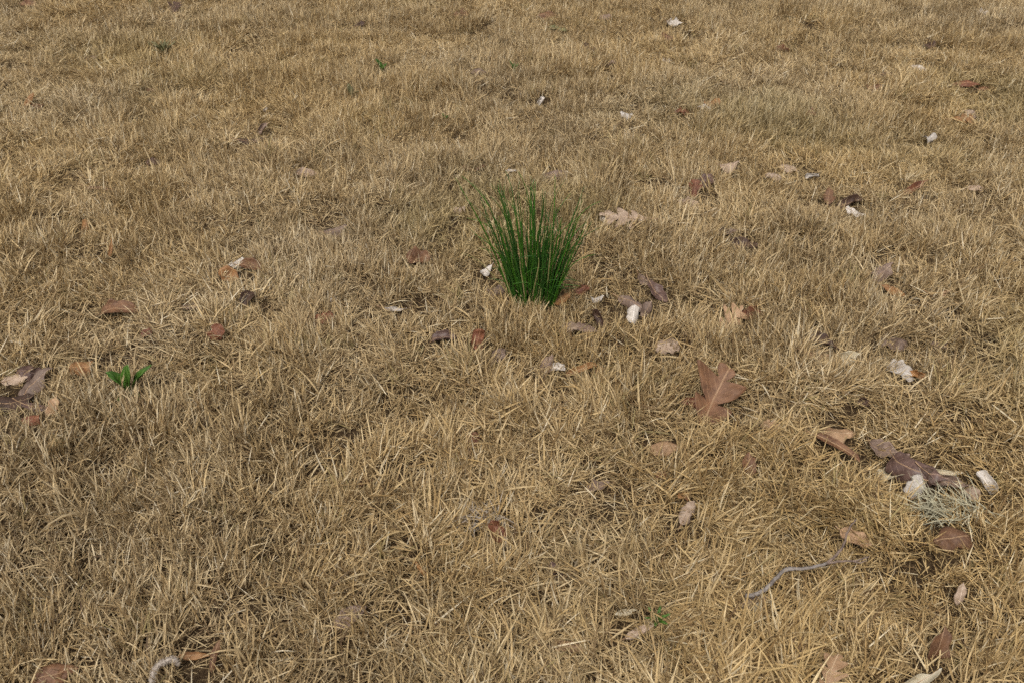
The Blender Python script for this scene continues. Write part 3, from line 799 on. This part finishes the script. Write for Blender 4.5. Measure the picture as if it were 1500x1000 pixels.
# ------------------------------------------------------------------ forked twig
def gp(px, py, z):
    z += .006
    p = at(px, py, z); return Vector((p.x, p.y, z + H(p.x, p.y)))
tw_o = gp(1093, 866, .028)
pts = [(1093, 866, .028), (1110, 864, .030), (1122, 859, .033), (1137, 843, .036), (1147, 834, .039), (1155, 829, .041), (1175, 829, .041), (1200, 825, .042), (1213, 820, .042)]
main = [gp(*q) - tw_o for q in pts]
def smooth_path(p, n=4):
    out = []
    for i in range(len(p) - 1):
        for k in range(n): out.append(p[i].lerp(p[i + 1], k / n) + Vector((rnd.gauss(0, .0005), rnd.gauss(0, .0005), rnd.gauss(0, .0005))))
    return out + [p[-1]]
mp = smooth_path(main)
v, f = tube(mp, [.0038 - .0012 * k / (len(mp) - 1) + (.0009 if 18 <= k <= 21 else 0) for k in range(len(mp))], 8)
twig = mesh_obj('forked_twig', v, f, TWIG); twig.location = tw_o
tag(twig, 'thin grey-brown forked twig lying on the grass', 'twig')
for br, r0 in (([(1212, 820.5, .042), (1222, 812, .042), (1233, 800, .044), (1239, 788, .044), (1242, 776, .046), (1248, 764, .048), (1256, 755, .050)], .0028),
               ([(1211, 820.5, .042), (1228, 817, .044), (1245, 815, .045), (1262, 812, .045), (1276, 807, .046)], .0025)):
    p = smooth_path([gp(*q) - tw_o for q in br])
    v, f = tube(p, [r0 * (1 - .55 * k / (len(p) - 1)) for k in range(len(p))], 7)
    mesh_obj('side_branch', v, f, TWIG2, twig)
p = smooth_path([gp(*q) - tw_o for q in [(1250, 814.5, .045), (1262, 817, .044), (1272, 813, .045)]])
v, f = tube(p, [.0012] * len(p), 6); mesh_obj('side_branch', v, f, TWIG2, twig)

# ------------------------------------------------------------------ fuzzy catkin
c_o = gp(222, 998, .022)
cp = smooth_path([gp(*q) - c_o for q in [(224, 1000, .018), (223, 990, .021), (227, 980, .025), (235, 972, .027), (245, 967, .027), (254, 966, .025), (260, 971, .020)]], 5)
v, f = tube(cp, [.0032 + .0007 * math.sin(k * 1.9) + .0004 * math.sin(k * 4.3) for k in range(len(cp))], 8)
cat_o = mesh_obj('catkin', v, f, FUZZ); cat_o.location = c_o
tag(cat_o, 'pale fuzzy curved catkin lying on the grass', 'catkin')
fv, ff = [], []
for k in range(900):
    b = cp[rnd.randrange(len(cp))]; d = Vector((rnd.gauss(0, 1), rnd.gauss(0, 1), rnd.gauss(0, 1))).normalized()
    s = d.cross(Vector((0, 0, 1))).normalized() * .00035; o_ = len(fv)
    fv += [b + d * .003 - s, b + d * .003 + s, b + d * rnd.uniform(.0055, .008)]; ff.append((o_, o_ + 1, o_ + 2))
fz = mesh_obj('fuzz', fv, ff, FUZZ, cat_o); fz['kind'] = 'stuff'

# ------------------------------------------------------------------ matted pale tufts
def matted(px, py, rad, n, label, mat):
    p = at(px, py, .02); b0 = Vector((p.x, p.y, H(p.x, p.y))); vs, fs = [], []
    main_az = rnd.uniform(2.6, 3.6)
    for k in range(n):
        r = rad * math.sqrt(rnd.random()); a = rnd.random() * math.tau; o_ = len(vs)
        bx, by = r * math.cos(a), r * .7 * math.sin(a)
        vs += [Vector(q) for q in blade(rnd.uniform(.04, .075), rnd.uniform(.0016, .0026), rnd.gauss(main_az, .9), rnd.gauss(1.15, .2), rnd.gauss(.35, .2),
               (bx, by, rnd.uniform(.004, .020) + H(p.x + bx, p.y + by) - b0.z), 5, rnd.gauss(0, .5))]
        fs += blade_faces(o_)
    o = mesh_obj('matted_grass_tuft', vs, fs, mat); o.location = b0
    tag(o, label, 'grass tuft'); return o
matted(1397, 735, .06, 170, 'pale grey-green matted grass tuft below the leaf heap', PALEG)
matted(716, 747, .035, 60, 'greyish flattened grass tuft above the dark crimson scrap', mat_flat('grey_matted_blade', (.30, .25, .20), (.42, .36, .29), 30, .7, .15))
